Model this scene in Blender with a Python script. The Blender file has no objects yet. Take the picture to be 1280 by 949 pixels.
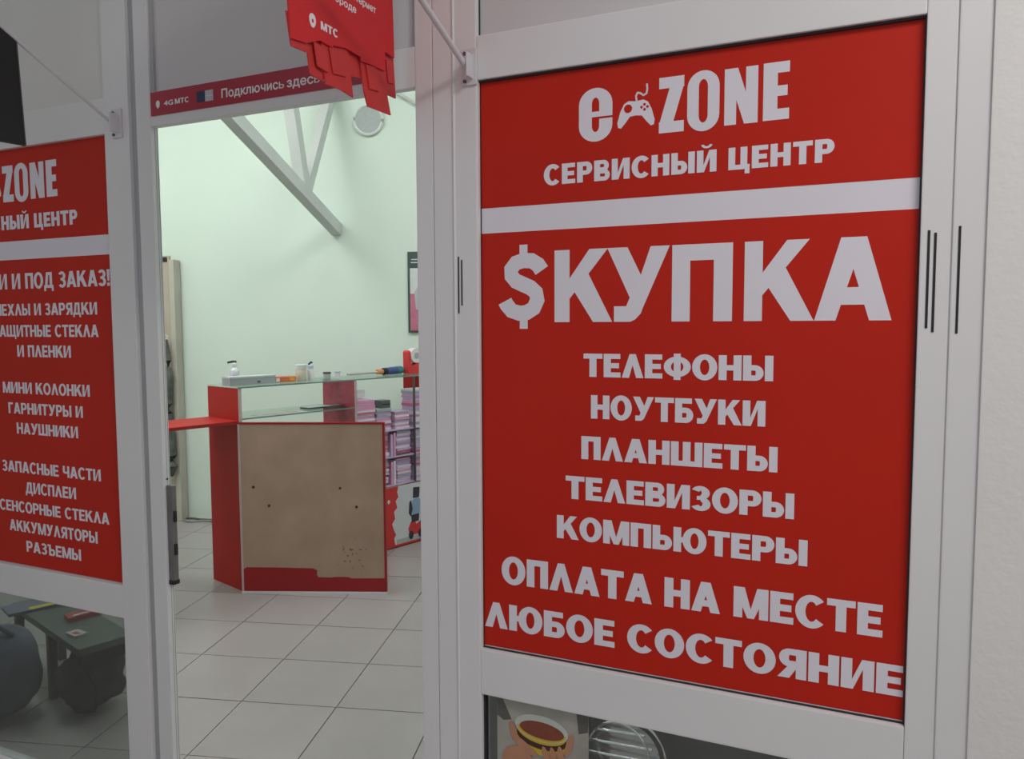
import bpy, bmesh, math, random
from mathutils import Matrix, Vector
random.seed(7)
S = bpy.context.scene
COL = S.collection

# ------------------------------------------------------------------ camera
H = 1.5
FPX, PITCH, ROLL = 971.4, 0.0704, -0.0043
cam_d = bpy.data.cameras.new('camera'); cam = bpy.data.objects.new('camera', cam_d); COL.objects.link(cam)
cam_d.sensor_fit = 'HORIZONTAL'; cam_d.sensor_width = 36.0; cam_d.lens = 36.0 * FPX / 1280.0
cam_d.clip_start = 0.02
cp, sp = math.cos(PITCH), math.sin(PITCH); cr, sr = math.cos(ROLL), math.sin(ROLL)
fw = Vector((0, cp, -sp)); up0 = Vector((0, sp, cp)); ri0 = Vector((1, 0, 0))
ri = ri0 * cr + up0 * sr; up = -ri0 * sr + up0 * cr
mw = Matrix.Identity(4)
for i in range(3):
    mw[i][0] = ri[i]; mw[i][1] = up[i]; mw[i][2] = -fw[i]
mw[2][3] = H
cam.matrix_world = mw
S.camera = cam

# ------------------------------------------------------------------ world and exposure
world = bpy.data.worlds.new('world'); S.world = world; world.use_nodes = True
bg = world.node_tree.nodes['Background']
bg.inputs[0].default_value = (0.955, 0.965, 1.0, 1); bg.inputs[1].default_value = 0.42
S.view_settings.view_transform = 'Standard'; S.view_settings.look = 'None'
S.view_settings.exposure = 0.0; S.view_settings.gamma = 1.0; S.view_settings.use_curve_mapping = False

# ------------------------------------------------------------------ frames of reference
FY = -0.4205                       # the shop front
U = Vector((math.cos(FY), math.sin(FY), 0)); W = Vector((-math.sin(FY), math.cos(FY), 0)); O = Vector((0, 1.804, 0.27))
TY = -0.1379                       # the tiled room behind it
T0 = Vector((-1.317, 4.2443, 0)); T1 = Vector((math.cos(TY), math.sin(TY), 0)); T2 = Vector((-math.sin(TY), math.cos(TY), 0))
CA = Vector((-1.52, 4.298, 0)); CY = math.atan2(0.7551, 0.6556)   # the showcase counter

class Frame:
    def __init__(s, o, yaw, k=1.0): s.o = Vector(o); s.yaw = yaw; s.k = k; s.m = Matrix.Translation(s.o) @ Matrix.Rotation(yaw, 4, 'Z')
    def p(s, v): return s.m @ (Vector(v) * s.k)
FU = 0.82                          # the shop front is drawn in units of 0.82 m
FAC = Frame(O, FY, FU)             # x along the front to the right, y into the shop, z up
ZF = -0.27 / FU                    # floor level in those units
SHOP = Frame(T0, TY)
CNT = Frame(CA, CY)                # x along the counter, y to its back, z up
WLD = Frame((0, 0, 0), 0)

# ------------------------------------------------------------------ materials
def srgb(c):
    return tuple((x / 12.92 if x <= 0.04045 else ((x + 0.055) / 1.055) ** 2.4) for x in c)
def mat(name, col, rough=0.5, var=0.06, scale=6.0, bump=0.0, bscale=80.0, metal=0.0, spec=0.5, coat=0.0, emit=None, es=0.0):
    m = bpy.data.materials.new(name); m.use_nodes = True; nt = m.node_tree; b = nt.nodes['Principled BSDF']
    b.inputs['Roughness'].default_value = rough; b.inputs['Metallic'].default_value = metal
    b.inputs['Specular IOR Level'].default_value = spec
    if coat: b.inputs['Coat Weight'].default_value = coat; b.inputs['Coat Roughness'].default_value = 0.12
    tc = nt.nodes.new('ShaderNodeTexCoord')
    n = nt.nodes.new('ShaderNodeTexNoise'); n.inputs['Scale'].default_value = scale; n.inputs['Detail'].default_value = 4
    nt.links.new(tc.outputs['Object'], n.inputs['Vector'])
    r = nt.nodes.new('ShaderNodeValToRGB')
    r.color_ramp.elements[0].position = 0.3; r.color_ramp.elements[1].position = 0.7
    r.color_ramp.elements[0].color = (*[max(0, x * (1 - var)) for x in col], 1)
    r.color_ramp.elements[1].color = (*[min(1, x * (1 + var)) for x in col], 1)
    nt.links.new(n.outputs['Fac'], r.inputs['Fac']); nt.links.new(r.outputs['Color'], b.inputs['Base Color'])
    if bump:
        n2 = nt.nodes.new('ShaderNodeTexNoise'); n2.inputs['Scale'].default_value = bscale; n2.inputs['Detail'].default_value = 3
        nt.links.new(tc.outputs['Object'], n2.inputs['Vector'])
        bp = nt.nodes.new('ShaderNodeBump'); bp.inputs['Strength'].default_value = bump; bp.inputs['Distance'].default_value = 0.004
        nt.links.new(n2.outputs['Fac'], bp.inputs['Height']); nt.links.new(bp.outputs['Normal'], b.inputs['Normal'])
    if emit: b.inputs['Emission Color'].default_value = (*emit, 1); b.inputs['Emission Strength'].default_value = es
    return m
def glass(name, tint, refl=0.06, rough=0.02):
    m = bpy.data.materials.new(name); m.use_nodes = True; nt = m.node_tree; nt.nodes.remove(nt.nodes['Principled BSDF'])
    t = nt.nodes.new('ShaderNodeBsdfTransparent'); t.inputs[0].default_value = (*tint, 1)
    g = nt.nodes.new('ShaderNodeBsdfGlossy'); g.inputs['Roughness'].default_value = rough
    lw = nt.nodes.new('ShaderNodeLayerWeight'); lw.inputs[0].default_value = 0.15
    f = nt.nodes.new('ShaderNodeMapRange'); f.inputs[3].default_value = refl * 0.4; f.inputs[4].default_value = 0.8
    nt.links.new(lw.outputs['Facing'], f.inputs[0])
    mx = nt.nodes.new('ShaderNodeMixShader')
    nt.links.new(f.outputs[0], mx.inputs[0]); nt.links.new(t.outputs[0], mx.inputs[1]); nt.links.new(g.outputs[0], mx.inputs[2])
    nt.links.new(mx.outputs[0], nt.nodes['Material Output'].inputs[0])
    return m
M = {}
M['pvc'] = mat('white_pvc', (0.74, 0.73, 0.74), 0.38, 0.02, 3)
M['panel'] = mat('infill_panel', (0.62, 0.60, 0.61), 0.5, 0.03, 2)
M['panel_light'] = mat('pale_infill_panel', (0.70, 0.69, 0.67), 0.5, 0.03, 2)
M['gasket'] = mat('rubber_gasket', (0.02, 0.02, 0.024), 0.6)
M['groove'] = mat('shaded_joint', (0.42, 0.43, 0.45), 0.6)  # grey includes the shade of recessed joints; gaskets and beads share it
M['film_white'] = mat('white_vinyl', (0.76, 0.73, 0.80), 0.45, 0.02, 3)
M['film_red'] = mat('red_vinyl', (0.52, 0.015, 0.004), 0.5, 0.05, 2.5, spec=0.25)
M['plaster'] = mat('painted_plaster', (0.74, 0.73, 0.72), 0.8, 0.03, 3, 0.25, 60)
M['wall_green'] = mat('pale_green_paint', (0.68, 0.80, 0.705), 0.75, 0.02, 1.5, 0.08, 40)
M['ceiling'] = mat('ceiling_paint', (0.78, 0.80, 0.78), 0.8, 0.02)
M['tile'] = mat('glazed_floor_tile', (0.355, 0.335, 0.325), 0.32, 0.06, 3.5, 0.03, 30)
M['grout'] = mat('grout', (0.16, 0.15, 0.14), 0.9, 0.1, 20)
M['hallfloor'] = mat('hall_floor', (0.40, 0.38, 0.36), 0.5, 0.05)
M['steel'] = mat('painted_steel', (0.56, 0.60, 0.57), 0.5, 0.04, 6)
M['tube'] = mat('white_painted_tube', (0.66, 0.64, 0.67), 0.4, 0.04, 10)
M['black'] = mat('black_plastic', (0.012, 0.012, 0.014), 0.5)
M['darkgrey'] = mat('dark_grey_plastic', (0.085, 0.085, 0.085), 0.5, 0.2, 25)
M['lockgrey'] = mat('grey_lock_plate', (0.15, 0.14, 0.14), 0.5, 0.15, 12)
M['red_board'] = mat('red_laminate', (0.40, 0.020, 0.016), 0.5, 0.05, 4, spec=0.2)
M['burgundy'] = mat('burgundy_gloss', (0.40, 0.06, 0.10), 0.15, 0.1, 30)
M['edge'] = mat('pale_board_edge', (0.55, 0.46, 0.44), 0.6)
M['wood'] = mat('raw_hardboard', (0.45, 0.315, 0.235), 0.75, 0.10, 5, 0.1, 120)
M['red_film'] = mat('torn_red_film', (0.36, 0.010, 0.014), 0.4, 0.08, 5)
M['sign_red'] = mat('sign_red', (0.62, 0.012, 0.016), 0.5, 0.06, 9)
M['sign_red2'] = mat('sign_red_paper', (0.58, 0.035, 0.035), 0.55, 0.10, 14)
M['strip'] = mat('header_strip_red', (0.40, 0.025, 0.05), 0.42, 0.06, 6)
M['white'] = mat('white_print', (0.80, 0.79, 0.80), 0.5, 0.02)
M['navy'] = mat('navy_print', (0.03, 0.035, 0.09), 0.5)
M['greyprint'] = mat('grey_print', (0.45, 0.47, 0.50), 0.5)
M['glass'] = glass('window_glass', (0.66, 0.69, 0.68), 0.10)
M['glass_clear'] = glass('clean_window_glass', (0.93, 0.95, 0.94), 0.10)
M['clear'] = glass('clear_shelf_glass', (0.90, 0.97, 0.93), 0.1)
M['glassedge'] = mat('glass_edge', (0.16, 0.27, 0.23), 0.2)
M['vent'] = mat('grey_vent_mesh', (0.40, 0.45, 0.44), 0.6, 0.08, 60)
M['ventrim'] = mat('vent_rim', (0.64, 0.72, 0.67), 0.5)
M['chrome'] = mat('chrome', (0.75, 0.77, 0.78), 0.15, 0.02, metal=1.0)
M['beige'] = mat('beige_board', (0.47, 0.41, 0.33), 0.6, 0.05)
M['darkfab'] = mat('dark_fabric', (0.045, 0.052, 0.048), 0.85, 0.25, 18, 0.5, 60)
M['bluefab'] = mat('blue_grey_fabric', (0.14, 0.15, 0.20), 0.85, 0.18, 14, 0.4, 90)
M['lamp'] = mat('lamp_diffuser', (0.9, 0.9, 0.9), 0.5, 0, emit=(1.0, 0.985, 0.995), es=15.5)
M['halllamp'] = mat('hall_lamp_diffuser', (0.9, 0.9, 0.9), 0.5, 0, emit=(1.0, 0.94, 0.90), es=24.0)

def add_stain(m, centre, radius, col):
    nt = m.node_tree; b = nt.nodes['Principled BSDF']; src = b.inputs['Base Color'].links[0].from_socket
    tc = nt.nodes.new('ShaderNodeTexCoord'); d = nt.nodes.new('ShaderNodeVectorMath'); d.operation = 'DISTANCE'; d.inputs[1].default_value = centre
    nt.links.new(tc.outputs['Object'], d.inputs[0])
    fall = nt.nodes.new('ShaderNodeMapRange'); fall.inputs[1].default_value = 0.0; fall.inputs[2].default_value = radius; fall.inputs[3].default_value = 0.62; fall.inputs[4].default_value = 0.36
    nt.links.new(d.outputs['Value'], fall.inputs[0])
    n = nt.nodes.new('ShaderNodeTexNoise'); n.inputs['Scale'].default_value = 45; n.inputs['Detail'].default_value = 5; nt.links.new(tc.outputs['Object'], n.inputs['Vector'])
    lt = nt.nodes.new('ShaderNodeMath'); lt.operation = 'LESS_THAN'; nt.links.new(n.outputs['Fac'], lt.inputs[0])
    sc_ = nt.nodes.new('ShaderNodeMath'); sc_.operation = 'MULTIPLY'; sc_.inputs[1].default_value = 0.72; nt.links.new(fall.outputs[0], sc_.inputs[0]); nt.links.new(sc_.outputs[0], lt.inputs[1])
    mx = nt.nodes.new('ShaderNodeMix'); mx.data_type = 'RGBA'; mx.inputs[7].default_value = (*col, 1)
    nt.links.new(lt.outputs[0], mx.inputs[0]); nt.links.new(src, mx.inputs[6]); nt.links.new(mx.outputs[2], b.inputs['Base Color'])
add_stain(M['wood'], (0.205, 0.0, 0.22), 0.17, (0.20, 0.13, 0.08))

# ------------------------------------------------------------------ mesh helpers
class MB:
    def __init__(s): s.v = []; s.f = []
    def face(s, pts):
        b = len(s.v); s.v += [tuple(p) for p in pts]; s.f.append(tuple(range(b, b + len(pts)))); return s
    def box(s, x0, x1, y0, y1, z0, z1):
        b = len(s.v)
        s.v += [(x0, y0, z0), (x1, y0, z0), (x1, y1, z0), (x0, y1, z0), (x0, y0, z1), (x1, y0, z1), (x1, y1, z1), (x0, y1, z1)]
        s.f += [tuple(b + i for i in q) for q in ((3, 2, 1, 0), (4, 5, 6, 7), (0, 1, 5, 4), (1, 2, 6, 5), (2, 3, 7, 6), (3, 0, 4, 7))]
        return s
    def prism(s, poly, fn, t):      # poly 2d points, fn(u,v,d) -> 3d, thickness t
        n = len(poly); b = len(s.v)
        s.v += [tuple(fn(u, v, 0)) for u, v in poly] + [tuple(fn(u, v, t)) for u, v in poly]
        s.f.append(tuple(b + i for i in range(n))); s.f.append(tuple(b + n + i for i in reversed(range(n))))
        for i in range(n):
            j = (i + 1) % n; s.f.append((b + i, b + n + i, b + n + j, b + j))
        return s
    def tube(s, pts, r, n=10, caps=True, close=False):
        pts = [Vector(p) for p in pts]; rings = []; N = len(pts)
        for i, p in enumerate(pts):
            if close: d = pts[(i + 1) % N] - pts[i - 1]
            else: d = pts[min(i + 1, N - 1)] - pts[max(i - 1, 0)]
            d.normalize(); a = d.cross(Vector((0, 0, 1)))
            if a.length < 1e-3: a = d.cross(Vector((1, 0, 0)))
            a.normalize(); c = d.cross(a); rr = r[i] if isinstance(r, (list, tuple)) else r
            b = len(s.v)
            s.v += [tuple(p + a * rr * math.cos(2 * math.pi * k / n) + c * rr * math.sin(2 * math.pi * k / n)) for k in range(n)]
            rings.append(b)
        for i in range(N if close else N - 1):
            A, B = rings[i], rings[(i + 1) % N]
            for k in range(n): s.f.append((A + k, A + (k + 1) % n, B + (k + 1) % n, B + k))
        if caps and not close:
            s.f.append(tuple(rings[0] + k for k in reversed(range(n)))); s.f.append(tuple(rings[-1] + k for k in range(n)))
        return s
    def bar(s, p, q, w, h):         # rectangular beam
        p = Vector(p); q = Vector(q); d = (q - p).normalized(); a = d.cross(Vector((0, 0, 1))).normalized() * w / 2; c = a.cross(d).normalized() * h / 2
        b = len(s.v)
        for e in (p, q): s.v += [tuple(e - a - c), tuple(e + a - c), tuple(e + a + c), tuple(e - a + c)]
        s.f += [tuple(b + i for i in t) for t in ((3, 2, 1, 0), (4, 5, 6, 7), (0, 1, 5, 4), (1, 2, 6, 5), (2, 3, 7, 6), (3, 0, 4, 7))]
        return s
    def lathe(s, prof, c=(0, 0, 0), n=20):
        b = len(s.v)
        for r, z in prof: s.v += [(c[0] + r * math.cos(2 * math.pi * k / n), c[1] + r * math.sin(2 * math.pi * k / n), c[2] + z) for k in range(n)]
        for i in range(len(prof) - 1):
            for k in range(n):
                A = b + i * n; B = A + n; s.f.append((A + k, A + (k + 1) % n, B + (k + 1) % n, B + k))
        s.f.append(tuple(b + k for k in reversed(range(n)))); e = b + (len(prof) - 1) * n; s.f.append(tuple(e + k for k in range(n)))
        return s
    def disc(s, c, ax, ay, n=24):
        c = Vector(c); ax = Vector(ax); ay = Vector(ay)
        return s.face([c + ax * math.cos(2 * math.pi * k / n) + ay * math.sin(2 * math.pi * k / n) for k in range(n)])

BASE = {}; UNIT = {}
def _mesh(name, mb, m, off, bevel=0.0, smooth=False, recalc=True, k=1.0):
    me = bpy.data.meshes.new(name)
    me.from_pydata([tuple((Vector(v) - off) * k) for v in mb.v], [], mb.f)
    bm = bmesh.new(); bm.from_mesh(me)
    if recalc: bmesh.ops.recalc_face_normals(bm, faces=bm.faces)
    if bevel:
        bmesh.ops.bevel(bm, geom=list(bm.edges), offset=bevel, segments=2, affect='EDGES', profile=0.7, clamp_overlap=True)
    bm.to_mesh(me); bm.free()
    if smooth:
        for p in me.polygons: p.use_smooth = True
        try: me.set_sharp_from_angle(angle=math.radians(40))
        except Exception: pass
    me.materials.append(M[m] if isinstance(m, str) else m); me.update()
    return me
def tag(o, label=None, cat=None, group=None, kind=None):
    if label: o['label'] = label
    if cat: o['category'] = cat
    if group: o['group'] = group
    if kind: o['kind'] = kind
    return o
def thing(name, fr, base, label=None, cat=None, group=None, kind=None):
    o = bpy.data.objects.new(name, None); COL.objects.link(o); o.empty_display_size = 0.1
    o.location = fr.p(base); o.rotation_euler = (0, 0, fr.yaw); BASE[o.name] = Vector(base); UNIT[o.name] = fr.k
    return tag(o, label, cat, group, kind)
def part(name, mb, m, parent, bevel=0.0, smooth=False, label=None, kind=None, recalc=True):
    b = BASE[parent.name]
    o = bpy.data.objects.new(name, _mesh(name, mb, m, b, bevel, smooth, recalc, UNIT[parent.name])); COL.objects.link(o)
    o.parent = parent; BASE[o.name] = b; UNIT[o.name] = UNIT[parent.name]
    return tag(o, label, None, None, kind)
def solo(name, fr, base, mb, m, label=None, cat=None, group=None, kind=None, bevel=0.0, smooth=False):
    o = bpy.data.objects.new(name, _mesh(name, mb, m, Vector(base), bevel, smooth, True, fr.k)); COL.objects.link(o)
    o.location = fr.p(base); o.rotation_euler = (0, 0, fr.yaw); BASE[o.name] = Vector(base); UNIT[o.name] = fr.k
    return tag(o, label, cat, group, kind)
def B(*a): return MB().box(*a)

# ------------------------------------------------------------------ lettering
def _ring(cx, cy, rx, ry, ix, iy, a0=0, a1=360, n=28):
    k = max(6, int(n * abs(a1 - a0) / 360)); out = []
    for i in range(k):
        t0 = math.radians(a0 + (a1 - a0) * i / k); t1 = math.radians(a0 + (a1 - a0) * (i + 1) / k)
        out.append([(cx + ix * math.cos(t0), cy + iy * math.sin(t0)), (cx + rx * math.cos(t0), cy + ry * math.sin(t0)),
                    (cx + rx * math.cos(t1), cy + ry * math.sin(t1)), (cx + ix * math.cos(t1), cy + iy * math.sin(t1))])
    return out
def _r(x0, y0, x1, y1): return [[(x0, y0), (x1, y0), (x1, y1), (x0, y1)]]
def _bowl(x0, x1, y0, y1, sx, sy):
    ry = (y1 - y0) / 2; rx = min(ry * 0.95, (x1 - x0) * 0.6); xm = x1 - rx; c = (y0 + y1) / 2
    return _r(x0, y1 - sy, xm, y1) + _r(x0, y0, xm, y0 + sy) + _ring(xm, c, rx, ry, max(rx - sx, 0.02), max(ry - sy, 0.02), -90, 90)
def glyphs(s=0.25, t=0.19):
    G = {}
    G['А'] = (0.90, [[(0, 0), (s + .01, 0), (.57, 1), (.30, 1)], [(.90, 0), (.89 - s, 0), (.33, 1), (.60, 1)]] + _r(.17, .19, .73, .19 + t))
    G['Б'] = (0.74, _r(0, 0, s, 1) + _r(0, 1 - t, .68, 1) + _bowl(.1, .74, 0, .62, s, t))
    G['В'] = (0.77, _r(0, 0, s, 1) + _bowl(.1, .72, .46, 1, s, t * .9) + _bowl(.1, .77, 0, .55, s, t * .95))
    G['Г'] = (0.62, _r(0, 0, s, 1) + _r(0, 1 - t, .62, 1))
    G['Д'] = (0.92, _r(0, 0, .92, t) + _r(0, -.2, s * .75, t) + _r(.92 - s * .75, -.2, .92, t) + _r(.80 - s, 0, .80, 1) + _r(.24, 1 - t, .8, 1) + [[(.08, t * .5), (.08 + s, t * .5), (.24 + s * .9, 1), (.24, 1)]])
    G['Е'] = (0.68, _r(0, 0, s, 1) + _r(0, 0, .68, t) + _r(0, .5 - t / 2, .62, .5 + t / 2) + _r(0, 1 - t, .67, 1))
    G['З'] = (0.70, _ring(.33, .73, .34, .28, .34 - s, .28 - t * .9, -90, 155) + _ring(.34, .28, .36, .29, .36 - s, .29 - t * .9, 90, -155) + _r(.2, .44, .4, .6))
    G['И'] = (0.86, _r(0, 0, s, 1) + _r(.86 - s, 0, .86, 1) + [[(s * .6, 0), (s * 1.1, .0), (.86 - s * .6, 1), (.86 - s * 1.1, 1)], [(s * .9, .05), (s * 1.1, 0), (.86 - s * .9, .95), (.86 - s * 1.1, 1)]])
    G['Й'] = (0.86, G['И'][1] + _ring(.43, 1.28, .25, .2, .13, .1, 190, 350))
    G['К'] = (0.90, _r(0, 0, s, 1) + [[(s - .02, .30), (s - .02, .58), (.56, 1), (.85, 1)], [(s + .02, .50), (s + .28, .70), (.92, 0), (.62, 0)]])
    G['Л'] = (0.86, [[(0, 0), (s, 0), (.55, 1), (.31, 1)], [(.86, 0), (.86 - s, 0), (.31, 1), (.55, 1)]])
    G['М'] = (1.04, _r(0, 0, s * .93, 1) + _r(1.04 - s * .93, 0, 1.04, 1) + [[(.0, 1), (s * 1.15, 1), (.60, 0), (.42, 0)], [(1.04, 1), (1.04 - s * 1.15, 1), (.44, 0), (.62, 0)]])
    G['Н'] = (0.82, _r(0, 0, s, 1) + _r(.82 - s, 0, .82, 1) + _r(.1, .5 - t / 2, .7, .5 + t / 2))
    G['О'] = (0.92, _ring(.46, .5, .46, .53, .46 - s, .53 - t, 0, 360, 36))
    G['П'] = (0.80, _r(0, 0, s, 1) + _r(.80 - s, 0, .80, 1) + _r(0, 1 - t, .8, 1))
    G['Р'] = (0.76, _r(0, 0, s, 1) + _bowl(.1, .76, .36, 1, s, t))
    G['С'] = (0.84, _ring(.46, .5, .46, .53, .46 - s, .53 - t, 42, 318, 36))
    G['Т'] = (0.78, _r(.39 - s / 2, 0, .39 + s / 2, 1) + _r(0, 1 - t, .78, 1))
    yy = [[(0, 1), (.33, 1), (.62, .50), (.371, .325)], [(.70, 1), (1, 1), (.586, .19), (.44, .36)], [(.371, .325), (.54, .50), (.62, .26), (.586, .19)],
          [(.371, .325), (.586, .19), (.55, .11), (.46, .03)], [(.371, .325), (.46, .03), (.386, 0), (.314, t)], [(.314, t), (.386, 0), (.114, 0), (.114, t)]]
    G['У'] = (0.88, [[(.88 * x, y) for x, y in q] for q in yy])
    G['Ф'] = (1.02, _ring(.51, .5, .51, .42, .51 - s * .95, .42 - t * .9, 0, 360, 36) + _r(.51 - s * .45, -.04, .51 + s * .45, 1.04))
    G['Х'] = (0.90, [[(0, 0), (s + .04, 0), (.88, 1), (.6, 1)], [(.90, 0), (.86 - s, 0), (.02, 1), (.3, 1)]])
    G['Ц'] = (0.90, _r(0, 0, s, 1) + _r(.80 - s, 0, .80, 1) + _r(0, 0, .9, t) + _r(.9 - s * .7, -.2, .9, t))
    G['Ч'] = (0.78, _r(.78 - s, 0, .78, 1) + _r(0, .55, s, 1) + _r(.2, .34, .78, .34 + t) + _ring(.22, .58, .22, .24, .02, .04, 180, 270))
    G['Ш'] = (1.18, _r(0, 0, s, 1) + _r(.59 - s / 2, 0, .59 + s / 2, 1) + _r(1.18 - s, 0, 1.18, 1) + _r(0, 0, 1.18, t))
    G['Щ'] = (1.28, G['Ш'][1] + _r(1.1, 0, 1.28, t) + _r(1.28 - s * .7, -.2, 1.28, t))
    G['Ь'] = (0.74, _r(0, 0, s, 1) + _bowl(.1, .74, 0, .62, s, t))
    G['Ъ'] = (0.90, _r(.16, 0, .16 + s, 1) + _r(0, 1 - t, .3, 1) + _bowl(.26, .9, 0, .62, s, t))
    G['Ы'] = (1.05, _r(0, 0, s, 1) + _bowl(.1, .72, 0, .62, s, t) + _r(1.05 - s, 0, 1.05, 1))
    G['Ю'] = (1.22, _r(0, 0, s, 1) + _r(.1, .5 - t / 2, .5, .5 + t / 2) + _ring(.78, .5, .44, .53, .44 - s, .53 - t, 0, 360, 36))
    G['Я'] = (0.80, _r(.80 - s, 0, .80, 1) + [[(.80 - a, b) for a, b in q] for q in _bowl(.1, .76, .38, 1, s, t)] + [[(0, 0), (s + .04, 0), (.58, .45), (.32, .45)]])
    G['!'] = (0.28, _r(.02, 0, .26, .2) + [[(.06, .3), (.22, .3), (.28, 1), (0, 1)]])
    cl_ = [(.655, .735), (.60, .82), (.50, .885), (.37, .895), (.25, .86), (.175, .77), (.18, .67), (.25, .59), (.37, .535), (.48, .485), (.565, .41), (.585, .30), (.53, .18), (.42, .115), (.30, .105), (.18, .145), (.10, .24), (.075, .29)]
    sp_ = []; hw = .115
    nrm = []
    for i in range(len(cl_)):
        (ax, ay), (bx, by) = cl_[max(i - 1, 0)], cl_[min(i + 1, len(cl_) - 1)]; L = math.hypot(bx - ax, by - ay); nrm.append((-(by - ay) / L * hw, (bx - ax) / L * hw))
    for i in range(len(cl_) - 1):
        (ax, ay), (bx, by), (na, nb), (ma, mb_) = cl_[i], cl_[i + 1], nrm[i], nrm[i + 1]
        sp_.append([(ax + na, ay + nb), (ax - na, ay - nb), (bx - ma, by - mb_), (bx + ma, by + mb_)])
    G['$'] = (0.74, sp_ + _r(.31, .9, .435, 1.13) + _r(.31, -.13, .435, .1))
    return G
GH = glyphs(0.29, 0.215); GN = glyphs(0.25, 0.18)
def word(text, G, gap=0.09, space=0.42):
    x = 0; out = []
    for i, ch in enumerate(text):
        if ch == ' ': x += space; continue
        w, ps = G[ch]; out += [[(x + a, b) for a, b in q] for q in ps]; x += w + gap
    return x - gap, out
def print_mesh(polys, x0, z0, sx, sy, depth, step=0.000006):
    mb = MB()
    for i, q in enumerate(polys):
        mb.face([(x0 + a * sx, depth - step * i, z0 + b * sy) for a, b in q])
    # all faces look towards the street
    for i, f in enumerate(mb.f):
        p = [Vector(mb.v[k]) for k in f]; n = Vector((0, 0, 0))
        for k in range(len(p)): n += p[k].cross(p[(k + 1) % len(p)]) if False else (p[k] - p[0]).cross(p[(k + 1) % len(p)] - p[0])
        if n.y > 0: mb.f[i] = tuple(reversed(f))
    return mb
def line(parent, text, s0, s1, z0, z1, G=GH, depth=-0.0016, m='film_white', gap=0.09, space=0.42, label=None):
    total = word(text, G, gap, space)[0]; k = (s1 - s0) / total; x = s0
    for wd in text.split(' '):
        w, ps = word(wd, G, gap, space)
        part('lettering', print_mesh(ps, x, z0, k, (z1 - z0), depth), m, parent, label='white lettering reading ' + wd, recalc=False)
        x += (w + gap + space) * k
IMP = {
 'Z': _r(0, .80, 1, 1) + _r(0, 0, 1, .20) + [[(0, .15), (.55, .15), (1, .85), (.45, .85)], [(0, .2), (0, .0), (.55, .15), (.5, .2)]],
 'O': _ring(.5, .74, .5, .28, .14, .13, 0, 180) + _ring(.5, .26, .5, .28, .14, .13, 180, 360) + _r(0, .25, .36, .75) + _r(.64, .25, 1, .75),
 'N': _r(0, 0, .36, 1) + _r(.64, 0, 1, 1) + [[(.05, 1), (.40, 1), (.95, 0), (.60, 0)]],
 'E': _r(0, 0, .55, 1) + _r(0, 0, 1, .19) + _r(0, .41, .93, .59) + _r(0, .81, 1, 1),
 'e': _ring(.5, .70, .5, .30, .11, .12, 0, 180) + _ring(.5, .30, .5, .30, .11, .12, 180, 360) + _r(0, .29, .39, .71) + _r(.61, .52, 1, .71) + _r(.1, .46, 1, .56) + _r(.61, .29, 1, .42),
}
def font_text(name, body, parent, fn, x0, x1, z0, z1, m='white', bold=0.012, label=None, out=(0, -1, 0)):
    """built-in font, fitted to x0..x1 (z0..z1 is the height of the capital / ascender), fn(u,v) -> frame coords"""
    c = bpy.data.curves.new('tmp', 'FONT'); c.body = body; c.resolution_u = 3
    o = bpy.data.objects.new('tmp', c); COL.objects.link(o); bpy.context.view_layer.update()
    me = bpy.data.meshes.new_from_object(o.evaluated_get(bpy.context.evaluated_depsgraph_get()))
    xs = [v.co.x for v in me.vertices]; mx0, mx1 = min(xs), max(xs); cap = 0.729
    mb = MB(); kx = (x1 - x0) / (mx1 - mx0); kz = (z1 - z0) / cap
    for q, (du, dv) in enumerate(((0, 0), (-bold, 0), (bold, 0), (0, bold), (0, -bold))):
        b0 = len(mb.v)
        for v in me.vertices:
            p = Vector(fn(x0 + (v.co.x - mx0 + du) * kx, z0 + (v.co.y + dv) * kz)); mb.v.append(tuple(p + Vector(out) * (q * 5e-6)))
        mb.f += [tuple(b0 + k for k in p.vertices) for p in me.polygons]
    bpy.data.objects.remove(o); bpy.data.curves.remove(c); bpy.data.meshes.remove(me)
    return part(name, mb, m, parent, label=label, recalc=False)

# ================================================================== THE SETTING
# floor of the shop: every tile a piece
SZ = 0.395
floor = thing('floor', SHOP, (0, 0, 0), kind='structure')
part('grout_bed', B(-2.4, 3.4, -3.4, 1.60, -0.05, -0.004), 'grout', floor)
tile_me = None
def depth_in(x, y): return (SHOP.p((x, y, 0)) - O).dot(W) - 0.012
for i in range(-6, 9):
    for j in range(-4, 9):
        x0, y0 = i * SZ, -j * SZ; g = 0.0022
        if y0 > 1.60: continue
        cs = [(x0 + g, y0 - g), (x0 + g, y0 - SZ + g), (x0 + SZ - g, y0 - SZ + g), (x0 + SZ - g, y0 - g)]
        ds = [depth_in(*c) for c in cs]
        if max(ds) <= 0.02: continue
        if min(ds) > 0:
            if tile_me is None:
                tile_me = _mesh('tile', B(g, SZ - g, -SZ + g, -g, -0.012, 0.0), 'tile', Vector((0, 0, 0)), 0.0012)
            me = tile_me
        else:
            cut = []
            for k in range(4):
                (ax, ay), (bx, by), da, db = cs[k], cs[(k + 1) % 4], ds[k], ds[(k + 1) % 4]
                if da > 0: cut.append((ax - x0, ay - y0))
                if da * db < 0: f_ = da / (da - db); cut.append((ax + (bx - ax) * f_ - x0, ay + (by - ay) * f_ - y0))
            me = _mesh('tile', MB().prism(cut, lambda u, v, d: (u, v, -0.012 + d), 0.012), 'tile', Vector((0, 0, 0)))
        t = bpy.data.objects.new('tile', me); COL.objects.link(t); t.parent = floor
        t.location = (x0, y0, random.uniform(-0.0005, 0.0003))
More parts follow.
